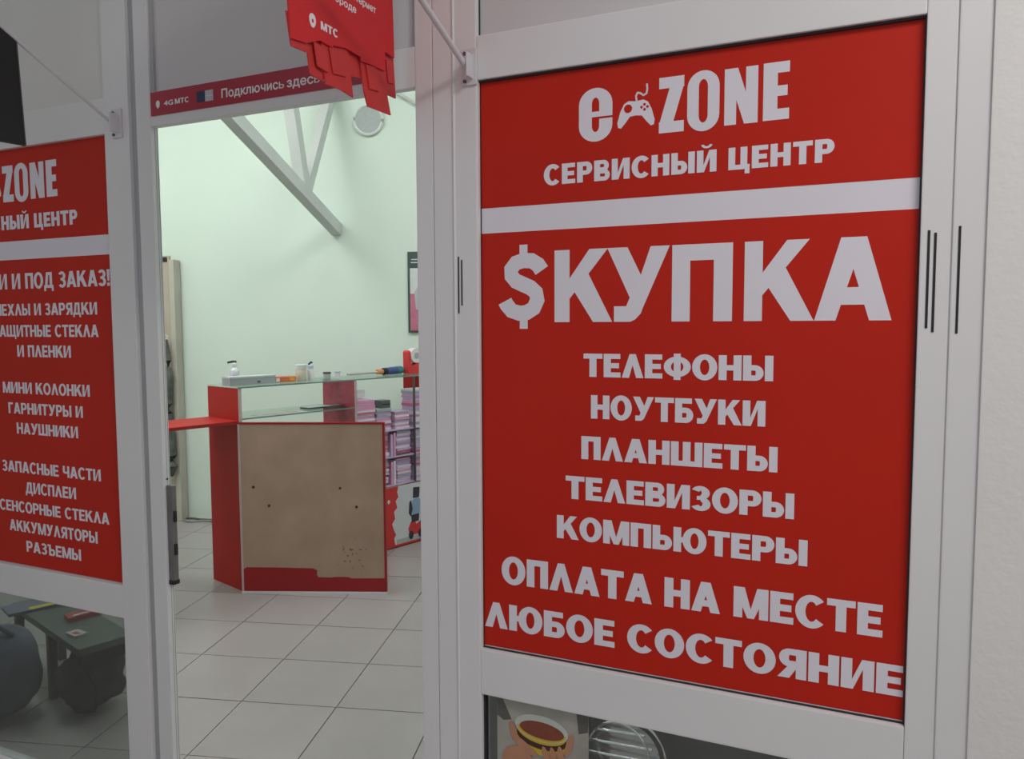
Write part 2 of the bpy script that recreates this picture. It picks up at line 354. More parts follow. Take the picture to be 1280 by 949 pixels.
def worldpoly(name, pts, z0, z1, m, kind='structure'):
    mb = MB().prism([(p[0], p[1]) for p in pts], lambda u, v, d: (u, v, z0 + d), z1 - z0)
    return solo(name, WLD, (pts[0][0], pts[0][1], z0), mb, m, kind=kind)
hp = [FAC.p(v) for v in ((-5, 0.0, ZF), (5, 0.0, ZF), (5, -5.5, ZF), (-5, -5.5, ZF))]
worldpoly('floor_hall', hp, -0.05, -0.0035, 'hallfloor')

YB = 1.568
solo('wall_back', SHOP, (0, YB, 0), B(-2.5, 3.6, YB, YB + 0.12, 0, 3.9), 'wall_green', kind='structure')
solo('wall_left', SHOP, (-2.4, 0, 0), B(-2.5, -2.3, -2.7, YB, 0, 3.9), 'wall_green', kind='structure')
solo('wall_right', SHOP, (3.4, 0, 0), B(3.3, 3.5, -2.72, YB, 0, 3.9), 'wall_green', kind='structure')
solo('ceiling', SHOP, (0, 0, 3.9), B(-2.8, 3.8, -3.6, YB + 0.1, 3.9, 4.0), 'ceiling', kind='structure')

# the wall to the right of the glazing, with plaster relief
wf = thing('wall_front', FAC, (1.142, 0, 0), kind='structure')
part('plaster_face', B(1.1445, 4.2, -0.030, 0.16, ZF, 4.45), 'plaster', wf, 0.002)
solo('trim_1', FAC, (-.9, 0, 2.95), B(-2.9, 1.1445, -0.0, 0.16, 2.95, 4.45), 'plaster', kind='structure')
solo('wall_front_left', FAC, (-4.2, 0, ZF), B(-5.6, -2.76, -0.03, 0.16, ZF, 4.45), 'plaster', kind='structure')

# ---- left storefront window
w1 = thing('window_1', FAC, (-2.15, 0, 0), kind='structure')
FD0, FD1 = -0.02, 0.045
part('mullion', B(-1.580, -1.457, FD0, FD1, ZF, 2.95), 'pvc', w1, 0.003)
part('mullion', B(-2.76, -2.71, FD0, FD1, ZF, 2.95), 'pvc', w1, 0.003)
part('rail', B(-2.71, -1.580, FD0 + .001, FD1, 0.413, 0.538), 'pvc', w1, 0.004)
part('rail', B(-2.71, -1.580, FD0 + .001, FD1, 2.185, 2.312), 'pvc', w1, 0.003)
part('rail', B(-2.71, -1.580, FD0 + .001, FD1, ZF, ZF + 0.02), 'pvc', w1, 0.003)
part('infill_panel', B(-2.71, -1.580, -0.004, 0.03, 2.312, 2.95), 'panel_light', w1)
part('pane', B(-2.71, -1.580, 0.004, 0.010, ZF + 0.02, 0.413), 'glass', w1, label='lower glass pane')
part('pane', B(-2.71, -1.580, 0.0005, 0.0065, 0.538, 2.185), 'glass', w1)
part('gasket', B(-2.71, -1.580, -0.004, 0.002, 0.538, 0.541), 'groove', w1)
part('gasket', B(-1.5835, -1.5795, -0.006, 0.012, ZF + 0.02, 0.413), 'gasket', w1)
part('joint', B(-1.457, -1.420, -0.006, 0.04, ZF, 2.95), 'groove', w1)

# ---- doorway frame
d1 = thing('door_1', FAC, (-0.82, 0, 0), kind='structure')
part('jamb', B(-1.420, -1.352, FD0, 0.012, ZF, 2.95), 'pvc', d1, 0.003)
part('jamb_gasket', B(-1.3525, -1.3512, -0.0035, -0.0015, ZF, 2.186), 'groove', d1)
part('jamb_gasket', B(-1.3525, -1.3505, 0.006, 0.008, ZF, 2.186), 'groove', d1)
part('jamb', B(-0.294, -0.2375, FD0, 0.03, ZF, 2.95), 'pvc', d1, 0.002)
part('jamb', B(-0.2355, -0.1715, FD0, 0.05, ZF, 2.95), 'pvc', d1, 0.002)
part('joint', B(-0.2385, -0.2345, -0.012, 0.03, ZF, 2.95), 'groove', d1)
part('header', B(-1.352, -0.294, FD0 + .001, 0.012, 2.187, 2.302), 'pvc', d1, 0.003)
part('infill_panel', B(-1.352, -0.294, -0.002, 0.02, 2.302, 2.95), 'panel', d1)
part('panel_bead', B(-1.352, -1.338, -0.012, 0.0, 2.302, 2.95), 'groove', d1)
part('panel_bead', B(-0.306, -0.294, -0.012, 0.0, 2.302, 2.95), 'groove', d1)
hd = part('lock_plate', B(-1.3515, -1.327, -0.010, 0.012, 0.583, 0.932), 'lockgrey', d1, 0.002, label='dark grey lock plate')
part('end_cap', B(-1.3515, -1.3255, -0.012, 0.014, 0.572, 0.588), 'black', hd, 0.002)
part('latch', B(-1.329, -1.322, -0.004, 0.008, 0.80, 0.84), 'black', hd, 0.001)
part('latch', B(-1.329, -1.322, -0.004, 0.008, 0.68, 0.72), 'black', hd, 0.001)
part('screw', MB().tube([(-1.352, -0.004, 0.955), (-1.3495, -0.004, 0.955)], 0.004, 8), 'darkgrey', d1)

# ---- right storefront window
w2 = thing('window_2', FAC, (0.46, 0, 0), kind='structure')
part('ridge', MB().tube([(-0.1685, -0.020, ZF), (-0.1685, -0.020, 2.95)], 0.0042, 8), 'pvc', w2, smooth=True)
part('mullion', B(-0.166, -0.0965, FD0, FD1, ZF, 2.95), 'pvc', w2, 0.003)
part('glazing_bead', B(-0.0985, -0.0935, -0.017, 0.01, ZF + 0.02, 2.95), 'pvc', w2, 0.0015)
part('mullion', B(1.017, 1.0785, FD0, FD1, ZF, 2.95), 'pvc', w2, 0.003)
part('mullion', B(1.0800, 1.1450, FD0 - 0.004, FD1, ZF, 2.95), 'pvc', w2, 0.003)
part('joint', B(1.0775, 1.0815, -0.0185, 0.03, ZF, 2.95), 'pvc', w2)
part('rail', B(-0.0965, 1.017, FD0 + .001, FD1, 0.413, 0.551), 'pvc', w2, 0.004)
part('rail', B(-0.0965, 1.017, FD0 + .001, FD1, 2.182, 2.302), 'pvc', w2, 0.003)
part('rail', B(-0.0965, 1.017, FD0 + .001, FD1, ZF, ZF + 0.02), 'pvc', w2, 0.003)
part('infill_panel', B(-0.0935, 1.017, -0.002, 0.03, 2.302, 2.95), 'panel', w2)
part('gasket', B(-0.0950, -0.0915, -0.008, 0.0, 2.302, 2.95), 'gasket', w2)
part('pane', B(-0.0935, 1.017, 0.0005, 0.0065, 0.551, 2.182), 'glass', w2)
part('pane', B(-0.0965, 1.017, 0.004, 0.010, ZF + 0.02, 0.413), 'glass_clear', w2, label='lower glass pane')
part('gasket', B(-0.0965, 1.017, -0.010, 0.002, 2.1765, 2.182), 'gasket', w2)
part('gasket', B(-0.0965, 1.017, -0.006, 0.002, 0.5505, 0.5545), 'gasket', w2)
part('gasket', B(-0.0948, -0.0922, -0.005, 0.002, 0.551, 2.18), 'gasket', w2)
part('gasket', B(1.0135, 1.0175, -0.008, 0.002, 0.551, 2.18), 'gasket', w2)
part('gasket', B(-0.0965, -0.0875, -0.006, 0.012, ZF + 0.02, 0.413), 'gasket', w2)
for (a, b, z0, z1, y) in ((1.0315, 1.0368, 1.488, 1.707, FD0), (1.0445, 1.0498, 1.479, 1.701, FD0), (1.0915, 1.0965, 1.476, 1.713, FD0 - .004), (-0.1592, -0.1552, 1.533, 1.695, FD0), (-0.1490, -0.1450, 1.5555, 1.6855, FD0)):
    part('drain_slot', B(a, b, y - 0.0012, y + 0.003, z0, z1), 'black', w2, label='thin black slot in the white frame')

# ================================================================== WINDOW SIGNS
def controller(parent, x0, x1, z0, z1, depth):
    w, h = x1 - x0, z1 - z0
    P = lambda u, v: (x0 + u * w, z0 + v * h)
    left = [(.50, .62), (.30, .64), (.18, .58), (.08, .40), (0, .14), (.02, .02), (.10, .0), (.22, .12), (.34, .26), (.50, .28)]
    outline = left + [(1 - a, b) for a, b in reversed(left)]
    outline = [p for i, p in enumerate(outline) if i == 0 or p != outline[i - 1]]
    mb = MB().face([(P(*q)[0], depth, P(*q)[1]) for q in outline[1:]])
    pad = part('controller_print', mb, 'film_white', parent, label='white game controller silhouette')
    cord = [(.52, .62), (.50, .74), (.54, .82), (.62, .80), (.70, .74), (.78, .78), (.80, .88), (.79, 1.0)]
    mb = MB()
    for (a, b), (c, d) in zip(cord[:-1], cord[1:]):
        dx, dz = (c - a) * w, (d - b) * h; L = math.hypot(dx, dz); nx, nz = -dz / L * .0024, dx / L * .0024; ex, ez = dx / L * .001, dz / L * .001
        A = P(a, b); C = P(c, d)
        mb.face([(A[0] + nx - ex, depth, A[1] + nz - ez), (C[0] + nx + ex, depth, C[1] + nz + ez), (C[0] - nx + ex, depth, C[1] - nz + ez), (A[0] - nx - ex, depth, A[1] - nz - ez)])
    part('cord_print', mb, 'film_white', pad)
    for (u, v, r) in ((.29, .46, .011), (.73, .52, .0036), (.81, .46, .0036), (.73, .40, .0036), (.65, .46, .0036)):
        part('button_print', MB().disc((P(u, v)[0], depth - .0003, P(u, v)[1]), (r, 0, 0), (0, 0, r), 14), 'film_red', pad)
def logo(parent, off, depth=-0.0016):
    for ch, a, b, z0, z1 in (('e', .1997, .292, 1.983, 2.122), ('Z', .4155, .479, 1.9865, 2.125), ('O', .4872, .5666, 1.984, 2.127), ('N', .5785, .658, 1.989, 2.1248), ('E', .6702, .7302, 1.990, 2.126)):
        part('logo_letter', print_mesh(IMP[ch], a + off, z0, b - a, z1 - z0, depth), 'film_white', parent, recalc=False, label='white condensed logo letter')
    controller(parent, .3055 + off, .4043 + off, 2.0095, 2.115, depth)
    line(parent, 'СЕРВИСНЫЙ ЦЕНТР', .0986 + off, .8330 + off, 1.8795, 1.9335, label='white lettering reading СЕРВИСНЫЙ ЦЕНТР')

rs = thing('window_sign', FAC, (0.46, 0, 0.554), 'red vinyl sign reading $КУПКА filling the large window right of doorway', 'sign')
part('backing', B(-0.092, 1.0138, -0.0006, 0.0004, 0.5545, 2.177), 'film_white', rs)
part('red_field', B(-0.092, 1.0138, -0.0011, -0.0005, 1.829, 2.177), 'film_red', rs, label='upper red field')
part('red_field', B(-0.092, 1.0138, -0.0011, -0.0005, 0.5575, 1.7585), 'film_red', rs, label='lower red field')
logo(rs, 0.0)
w_, ps_ = glyphs()['$']
part('lettering', print_mesh(ps_, -0.0345, 1.5125, (0.1085 + .0345) / w_, 0.1855, -0.0016), 'film_white', rs, recalc=False, label='large white dollar sign')
GB = glyphs(0.245, 0.21)
for ch, a, b in (('К', .1297, .2905), ('У', .2799, .4466), ('П', .4530, .6047), ('К', .6331, .7921), ('А', .7966, .9644)):
    part('lettering', print_mesh(GB[ch][1], a, 1.5065, (b - a) / GB[ch][0], .1955, -0.0016), 'film_white', rs, recalc=False, label='large white letter ' + ch)
for tx, a, b, z0, z1 in (('ТЕЛЕФОНЫ', .2140, .7058, 1.358, 1.4210), ('НОУТБУКИ', .2355, .6892, 1.2445, 1.3085), ('ПЛАНШЕТЫ', .2082, .7198, 1.1315, 1.195), ('ТЕЛЕВИЗОРЫ', .1625, .7610, 1.018, 1.082), ('КОМПЬЮТЕРЫ', .1364, .7940, .9035, .9688), ('ОПЛАТА НА МЕСТЕ', -.0350, .9650, .7515, .831), ('ЛЮБОЕ СОСТОЯНИЕ', -.0895, 1.0123, .6145, .690)):
    line(rs, tx, a, b, z0, z1, gap=0.05, space=0.36)

ls = thing('window_sign', FAC, (-2.15, 0, 0.541), 'red vinyl sign reading ПОД ЗАКАЗ! in the window left of doorway', 'sign')
part('backing', B(-2.71, -1.5965, -0.0006, 0.0004, 0.541, 2.187), 'film_white', ls)
part('red_field', B(-2.71, -1.5965, -0.0011, -0.0005, 1.834, 2.187), 'film_red', ls, label='upper red field')
part('red_field', B(-2.71, -1.5965, -0.0011, -0.0005, 0.541, 1.762), 'film_red', ls, label='lower red field')
logo(ls, -2.5955)
for tx, a, b, z0, z1 in (('В НАЛИЧИИ И ПОД ЗАКАЗ!', -2.630, -1.6030, 1.648, 1.708), ('ЧЕХЛЫ И ЗАРЯДКИ', -2.262, -1.677, 1.5445, 1.590), ('ЗАЩИТНЫЕ СТЕКЛА', -2.278, -1.675, 1.461, 1.507), ('И ПЛЕНКИ', -2.141, -1.830, 1.382, 1.428), ('МИНИ КОЛОНКИ', -2.2405, -1.735, 1.2365, 1.281), ('ГАРНИТУРЫ И', -2.212, -1.7785, 1.155, 1.199), ('НАУШНИКИ', -2.167, -1.810, 1.075, 1.1195), ('ЗАПАСНЫЕ ЧАСТИ', -2.2695, -1.695, .918, .9628), ('ДИСПЛЕИ', -2.131, -1.836, .837, .882), ('СЕНСОРНЫЕ СТЕКЛА', -2.298, -1.659, .756, .800), ('АККУМУЛЯТОРЫ', -2.241, -1.726, .676, .7215), ('РАЗЪЕМЫ', -2.143, -1.8225, .5975, .642)):
    line(ls, tx, a, b, z0, z1, GN, gap=0.07, label='small white lettering reading ' + tx)

# ---- header strip above the doorway
hs = thing('header_sign', FAC, (-0.9, -0.02, 2.2195), 'narrow dark red strip sign with white text above the doorway', 'sign')
part('strip', B(-1.345, -0.44, -0.0225, -0.0188, 2.2198, 2.2992), 'strip', hs, 0.0005)
HD = -0.0232
fh = lambda u, v: (u, HD, v)
eggp = [(math.sin(t) * (0.0088 - .0014 * math.cos(t)), -math.cos(t) * .0135) for t in [i * 2 * math.pi / 20 for i in range(20)]]
part('egg_logo', MB().face([(-1.310 + a, HD, 2.2557 + b) for a, b in eggp]), 'white', hs)
font_text('lettering', '4G', hs, fh, -1.281, -1.240, 2.2482, 2.2645, bold=0.03, label='small white text 4G')
w_, ps_ = word('МТС', GN)
part('lettering', print_mesh(ps_, -1.231, 2.2478, (1.231 - 1.168) / w_, 0.0172, HD), 'white', hs, recalc=False, label='small white text МТС')
part('square_mark', B(-1.133, -1.096, HD, HD + .0015, 2.2405, 2.2760), 'navy', hs)
gm = part('square_mark', B(-1.096, -1.0605, HD - .0002, HD + .0015, 2.2405, 2.2755), 'greyprint', hs)
for i in range(2): part('mark_line', B(-1.096 + .011 * (i + 1), -1.0945 + .011 * (i + 1), HD - .0006, HD, 2.2415, 2.2745), 'white', gm)
part('mark_line', B(-1.095, -1.0615, HD - .0006, HD, 2.2570, 2.2585), 'white', gm)
SGN = glyphs(0.17, 0.13)['Ь']
x_ = -1.024; U1, U2, UB, UG, US = 5.30, 2.30, 0.46, 0.09, 0.27; ku = (1.024 - 0.630) / (U1 + U2 + 2 * (UB + UG) + US)
for wd, uw in (('Подключис', U1), ('здес', U2)):
    font_text('lettering', wd, hs, fh, x_, x_ + uw * ku, 2.2432, 2.2712, bold=0.022, label='white text reading ' + wd + 'ь')
    x_ += (uw + UG) * ku
    part('lettering', print_mesh(SGN[1], x_, 2.2432, UB * ku / SGN[0], 0.0210, HD), 'white', hs, recalc=False, label='white letter ь ending the word')
    x_ += (UB + US) * ku
part('dot_print', MB().disc((-0.612, HD, 2.2465), (.0035, 0, 0), (0, 0, .0035), 12), 'white', hs)

# ---- red blade sign hanging over the doorway
PS = -0.33
bs = thing('hanging_sign', FAC, (PS, -0.3, 2.10), 'bright red hanging sign with ragged lower edge over the doorway', 'sign')
def sheet(poly, s0, t=0.004):
    return MB().prism(poly, lambda u, v, d: (s0 - d, u, v), t)
main = part('board', sheet([(-.5420, 2.75), (-.5276, 2.33), (-.5168, 2.1691), (-.4598, 2.1759), (-.4063, 2.199), (-.356, 2.1966), (-.3558, 2.2029), (-.3027, 2.2134), (-.2358, 2.2115), (-.2361, 2.2016), (-.1213, 2.2085), (-.1198, 2.2605), (-.0714, 2.258), (-.0787, 2.4675), (-.082, 2.75)], PS, 0.004), 'sign_red', bs)
for poly, ds in (([(-.524, 2.23), (-.5085, 2.1546), (-.4487, 2.1572), (-.4523, 2.23)], .005), ([(-.4543, 2.23), (-.4359, 2.1132), (-.387, 2.1073), (-.3964, 2.23)], .010), ([(-.4014, 2.23), (-.3821, 2.1025), (-.3169, 2.1045), (-.2649, 2.0989), (-.2917, 2.25)], .0055),
                 ([(-.2918, 2.25), (-.2743, 2.1547), (-.2229, 2.1627), (-.2358, 2.25)], .011), ([(-.2416, 2.25), (-.2151, 2.1284), (-.1985, 2.0926), (-.0857, 2.096), (-.1037, 2.151), (-.1181, 2.25)], .0055), ([(-.1261, 2.30), (-.1037, 2.151), (-.0509, 2.1525), (-.0699, 2.35)], .010), ([(-.22, 2.25), (-.19, 2.125), (-.10, 2.127), (-.12, 2.25)], .015)):
    part('torn_strip', sheet(poly, PS - ds, .004), 'sign_red2', bs)
# overlapping paper scales on the upper face of the fringe
for poly, ds in (([(-.43, 2.19), (-.418, 2.135), (-.375, 2.131), (-.383, 2.185)], .0015), ([(-.37, 2.195), (-.355, 2.135), (-.30, 2.142), (-.315, 2.20)], .0012), ([(-.21, 2.20), (-.195, 2.14), (-.15, 2.145), (-.165, 2.205)], .0012), ([(-.105, 2.245), (-.095, 2.185), (-.065, 2.188), (-.073, 2.245)], .006)):
    part('paper_scale', sheet(poly, PS - ds, .003), 'sign_red2', bs)
fb = lambda u, v: (PS + 0.0008, u, v)
part('egg_logo', MB().face([fb(-.4361 + a * 1.45, 2.2362 + b * 1.25) for a, b in eggp]), 'white', bs)
part('egg_logo_centre', MB().face([(PS + .0012, -.4361 + a * .4, 2.2355 + b * .35) for a, b in eggp]), 'sign_red', bs)
w_, ps_ = word('МТС', GH)
mb = MB()
for i, q in enumerate(ps_): mb.face([(PS + .0008 + i * 6e-6, -.405 + a * .0685 / w_, 2.2265 + b * .0200) for a, b in q])
part('lettering', mb, 'white', bs, label='white letters МТС')
font_text('lettering', 'интернет', bs, fb, -.288, -.1635, 2.3480, 2.3665, bold=0.02, out=(1, 0, 0), label='white text interrupted at the top edge')
font_text('lettering', 'в городе', bs, fb, -.384, -.2550, 2.3165, 2.3345, bold=0.02, out=(1, 0, 0), label='second line of white text')
part('hanger', MB().tube([(PS - .006, -0.30, 2.74), (PS - .006, -0.30, 2.9)], .006), 'darkgrey', bs)
part('bracket_arm', MB().tube([(PS - .006, -0.55, 2.76), (PS - .006, -0.02, 2.76)], .009), 'darkgrey', bs)

# ---- canopy stays
def stay(s, z0, w1_, z1, label, r):
    t = thing('canopy_stay', FAC, (s, -0.02, z0), label, 'stay', 'canopy stays on the shop front')
    dw, dz = (w1_ + 0.04), (z1 - z0); k = 1.15 / abs(dw)
    part('tube', MB().tube([(s, -0.034, z0 - .002), (s, -0.04 + dw * k, z0 + dz * k)], r, 14), 'tube', t, smooth=True)
    br = part('bracket', B(s - .022, s + .026, -0.0265, -0.0205, z0 - .045, z0 + .055), 'tube', t, 0.002)
    part('lug', B(s + .010, s + .016, -0.062, -0.0255, z0 - .03, z0 + .035), 'tube', br, 0.002)
    for zz in (z0 + .042, z0 - .034): part('bolt', MB().tube([(s - .010, -.0260, zz), (s - .010, -.0310, zz)], .005, 10), 'darkgrey', br)
    return t
stay(-0.118, 2.213, -0.2795, 2.3079, 'pale metal canopy stay reaching out from post right of the doorway', .0085)
stay(-1.513, 2.2084, -0.4194, 2.4126, 'thin pale canopy stay above the red sign left of the doorway', .0055)

# ---- black blade sign at the upper left
kb = thing('blade_sign', FAC, (-1.513, -0.7, 2.065), 'black sign panel hanging below the canopy stay at the upper left', 'sign')
part('panel', MB().prism([(-.3625, 2.068), (-.3765, 2.380), (-.95, 2.685), (-.95, 2.045)], lambda u, v, d: (-1.513 - .008 + d, u, v), .016), 'black', kb)
part('edge_trim', MB().prism([(-.3610, 2.066), (-.3750, 2.379), (-.3785, 2.381), (-.3645, 2.068)], lambda u, v, d: (-1.513 - .0095 + d, u, v), .019), 'darkgrey', kb)

# ================================================================== INSIDE THE SHOP
# ---- roof truss
TP = Vector((-1.297, 5.80, 2.215)); TQ = Vector((-1.598, 4.50, 2.70)); td = TQ - TP
tr = thing('roof_truss', WLD, (TP.x, TP.y, TP.z), 'pale grey steel truss brace rising from the green back wall', 'truss')
part('chord', MB().bar(TP + td * -0.02, TP + td * 1.75, .075, .085), 'steel', tr, 0.003)
j = TP + td * .36
part('web_member', MB().bar(j + Vector((0.0, 0, .02)), Vector((-1.470, 5.06, 3.45)), .075, .075), 'steel', tr, 0.002)
part('web_member', MB().bar(j + Vector((0.0, .04, .02)), Vector((-1.305, 5.78, 3.20)), .068, .068), 'steel', tr, 0.002)
part('wall_plate', MB().bar(TP + Vector((0.01, .0, -.075)), TP + Vector((0.01, .0, .11)), .12, .03), 'steel', tr, 0.002)

# ---- round vent on the back wall
vt = thing('wall_vent', SHOP, (0.37, YB, 2.995), 'round grey vent cover high on the green back wall', 'vent')
vc = SHOP.m.inverted() @ Vector((-1.036, 5.79, 2.992)); vx, vz = vc.x, vc.z
part('rim', MB().tube([(vx + .105 * math.cos(a), YB - .012, vz + .105 * math.sin(a)) for a in [k * math.pi / 16 for k in range(32)]], .012, 8, close=True), 'ventrim', vt, smooth=True)
part('mesh_disc', MB().tube([(vx, YB - .016, vz), (vx, YB, vz)], .1, 32), 'vent', vt)

p0 = SHOP.m.inverted() @ Vector((-0.93, 5.77, 3.235)); p1 = SHOP.m.inverted() @ Vector((-0.50, 5.72, 2.99))
solo('wall_pipe', SHOP, (p0.x, YB, p0.z), MB().tube([(p0.x, YB - .014, p0.z), (p1.x, YB - .014, p1.z)], .013, 8), 'steel', 'thin pale pipe running down the back wall right of the vent', 'pipe', smooth=True)

# ---- framed poster on the back wall
px0 = (SHOP.m.inverted() @ Vector((-0.759, 5.75, 0))).x
po = thing('wall_poster', SHOP, (px0 + .2, YB, 1.45), 'dark framed poster with pink lower half beside the door post', 'poster')
M['posterdark'] = mat('poster_dark_green', (0.05, 0.085, 0.075), 0.5); M['posterpink'] = mat('poster_pink', (0.50, 0.16, 0.24), 0.5, 0.15, 12); M['posterpale'] = mat('poster_pale', (0.62, 0.66, 0.64), 0.5)
part('frame', B(px0, px0 + .44, YB - .018, YB, 1.445, 2.035), 'posterdark', po, 0.003)
part('print', B(px0 + .018, px0 + .425, YB - .0195, YB - .017, 1.46, 1.915), 'posterpale', po)
part('pink_print', B(px0 + .018, px0 + .425, YB - .0205, YB - .019, 1.46, 1.73), 'posterpink', po)
part('dark_figure_print', MB().prism([(px0 + .06, 1.62), (px0 + .10, 1.59), (px0 + .20, 1.60), (px0 + .22, 1.70), (px0 + .18, 1.80), (px0 + .10, 1.82), (px0 + .05, 1.74)], lambda u, v, d: (u, YB - .0215 + d, v), .001), 'greyprint', po)
for i, (a, b) in enumerate(((.03, .12), (.025, .10))):
    part('text_bar', B(px0 + a, px0 + b, YB - .0200, YB - .0175, 1.975 - i * .022, 1.982 - i * .022), 'posterpale', po)

# ---- showcase counter
M['promo_white'] = mat('promo_white', (0.68, 0.70, 0.74), 0.35); M['promo_red'] = mat('promo_red', (0.66, 0.04, 0.04), 0.35); M['promo_blue'] = mat('promo_blue', (0.10, 0.16, 0.34), 0.4); M['promo_dark'] = mat('promo_dark', (0.04, 0.03, 0.05), 0.4)
M['shelf_lilac'] = mat('shelf_lilac', (0.52, 0.42, 0.56), 0.5)
sc = thing('showcase_counter', CNT, (0.75, 0.17, 0), 'red glass topped showcase counter running back from doorway', 'counter')
D = 0.34
ep = part('end_panel', B(0, .018, .002, D, 0, 1.152), 'red_board', sc, 0.001, label='tall red end panel')
part('edge_strip', B(-.0005, .0185, -.0015, .002, 0, 1.150), 'edge', ep)
pp = part('partition', B(.800, .816, .002, D, .43, 1.150), 'burgundy', sc, 0.001, label='glossy burgundy partition')
part('edge_strip', B(.7995, .8165, -.0015, .002, .43, 1.148), 'edge', pp)
part('end_panel', B(1.50, 1.518, 0, D, 0, 1.152), 'red_board', sc, 0.001)
gt = part('glass_top', B(-.004, 1.52, -.004, D + .004, 1.1525, 1.1605), 'clear', sc)
part('glass_edge', B(-.004, 1.52, -.0055, -.004, 1.1525, 1.1605), 'glassedge', gt)
gs = part('glass_shelf', B(.018, .800, .0, D, .976, .983), 'clear', sc)
part('glass_edge', B(.018, .800, -.0015, .0, .976, .983), 'glassedge', gs)
for (x0, x1, z, y1) in ((.816, 1.50, .43, D), (.816, 1.01, .865, D), (1.01, 1.50, .62, .30), (1.01, 1.50, .80, .30)):
    part('shelf', B(x0, x1, .012, y1, z - .006, z), 'shelf_lilac', sc)
part('upright', B(1.305, 1.312, .002, .02, .43, 1.15), 'darkgrey', sc)
part('base_panel', B(.018, 1.50, .012, .03, .0, .418), 'red_board', sc)
part('back_rail', B(.018, 1.50, D - .018, D, .0, .12), 'red_board', sc)
pr = part('promo_panel', B(.86, 1.50, .004, .012, .012, .418), 'promo_white', sc, label='promotional print of a scooter rider')
jag = [(.86, .012), (1.118, .012), (1.108, .07), (1.125, .09), (1.105, .13), (1.092, .17), (1.118, .20), (1.110, .25), (1.138, .275), (1.125, .32), (1.150, .345), (1.140, .38), (1.150, .418), (.86, .418)]
part('red_print', MB().prism(jag, lambda u, v, d: (u, .0032 + d, v), .0008), 'promo_red', pr)
part('bottom_line', B(.86, 1.50, .0026, .004, .008, .022), 'promo_red', pr)
M['case_blue'] = mat('print_light_blue', (0.30, 0.42, 0.62), 0.4)
def blob(cx, cz, rx, rz, m, k=14, y=.0026):
    part('figure_print', MB().disc((cx, y, cz), (rx, 0, 0), (0, 0, rz), k), m, pr)
def fig(poly, m, y): part('figure_print', MB().prism(poly, lambda u, v, d: (u, y + d, v), .0003), m, pr)
fig([(1.245, .06), (1.36, .06), (1.37, .10), (1.35, .15), (1.31, .13), (1.285, .17), (1.255, .15), (1.235, .11)], 'promo_red', .0030)
fig([(1.265, .145), (1.33, .15), (1.335, .20), (1.30, .215), (1.262, .20)], 'promo_dark', .0027)
fig([(1.268, .20), (1.34, .20), (1.345, .30), (1.32, .315), (1.275, .305), (1.262, .26)], 'case_blue', .0024)
fig([(1.245, .29), (1.262, .305), (1.275, .24), (1.258, .19), (1.240, .215)], 'promo_dark', .0021)
fig([(1.278, .315), (1.335, .315), (1.342, .385), (1.283, .39)], 'promo_dark', .0021)
for a in ((1.258, .062, .022, .030, 'promo_dark'), (1.345, .062, .022, .030, 'promo_dark')): blob(*a, y=.0018)
part('ground_print', B(1.13, 1.50, .0029, .0036, .022, .055), 'greyprint', pr)
part('white_mark', MB().disc((1.065, .0028, .325), (.012, 0, 0), (0, 0, .014), 10), 'promo_white', pr)

# ---- flap continuing the counter to the left
fl = thing('counter_flap', CNT, (-.35, .17, .955), 'red hinged counter flap reaching left from the red end panel', 'counter flap')
part('board', B(-.85, -.001, .0, D - .01, .955, .973), 'red_board', fl, 0.001)
part('edge_strip', B(-.85, -.001, -.0015, .0, .9555, .9725), 'red_film', fl)

# ---- board with the raw back, standing square to the doorway
BD = Frame((-1.5205, 4.272, 0), math.atan2(-.02933, .99957))
wb = thing('counter_front_board', BD, (.41, 0, 0), 'unpainted brown board with red edges standing before the showcase', 'board')
part('raw_back', B(.012, .806, -.0005, .004, .014, .958), 'wood', wb)
part('red_front', B(.0, .818, .004, .018, .014, .967), 'red_board', wb)
part('edge_band', B(.0, .818, -.003, .0045, .957, .967), 'red_film', wb, label='dark red top edge')
part('edge_band', B(.806, .818, -.003, .0045, .014, .957), 'red_film', wb, label='dark red right edge')
part('edge_band', B(.0, .012, -.002, .0045, .014, .957), 'edge', wb, label='pale left edge')
part('bottom_strip', B(.0, .818, -.004, .018, .0, .014), 'white', wb, label='pale bottom strip')
part('torn_film', MB().prism([(.012, .014), (.806, .014), (.806, .092), (.62, .090), (.60, .098), (.53, .098), (.50, .094), (.432, .096), (.425, .112), (.428, .135), (.405, .146), (.20, .150), (.03, .151), (.012, .140)], lambda u, v, d: (u, -.0016 + d, v), .001), 'red_film', wb, label='torn red film along the bottom')
def bpx(t, z): return (t, -.0035, z)
for (t, z) in ((.080, .605), (.165, .50), (.565, .600), (.655, .495)):
    part('screw', MB().tube([(t, -.0022, z), (t, .0, z)], .008, 8), 'promo_dark', wb)

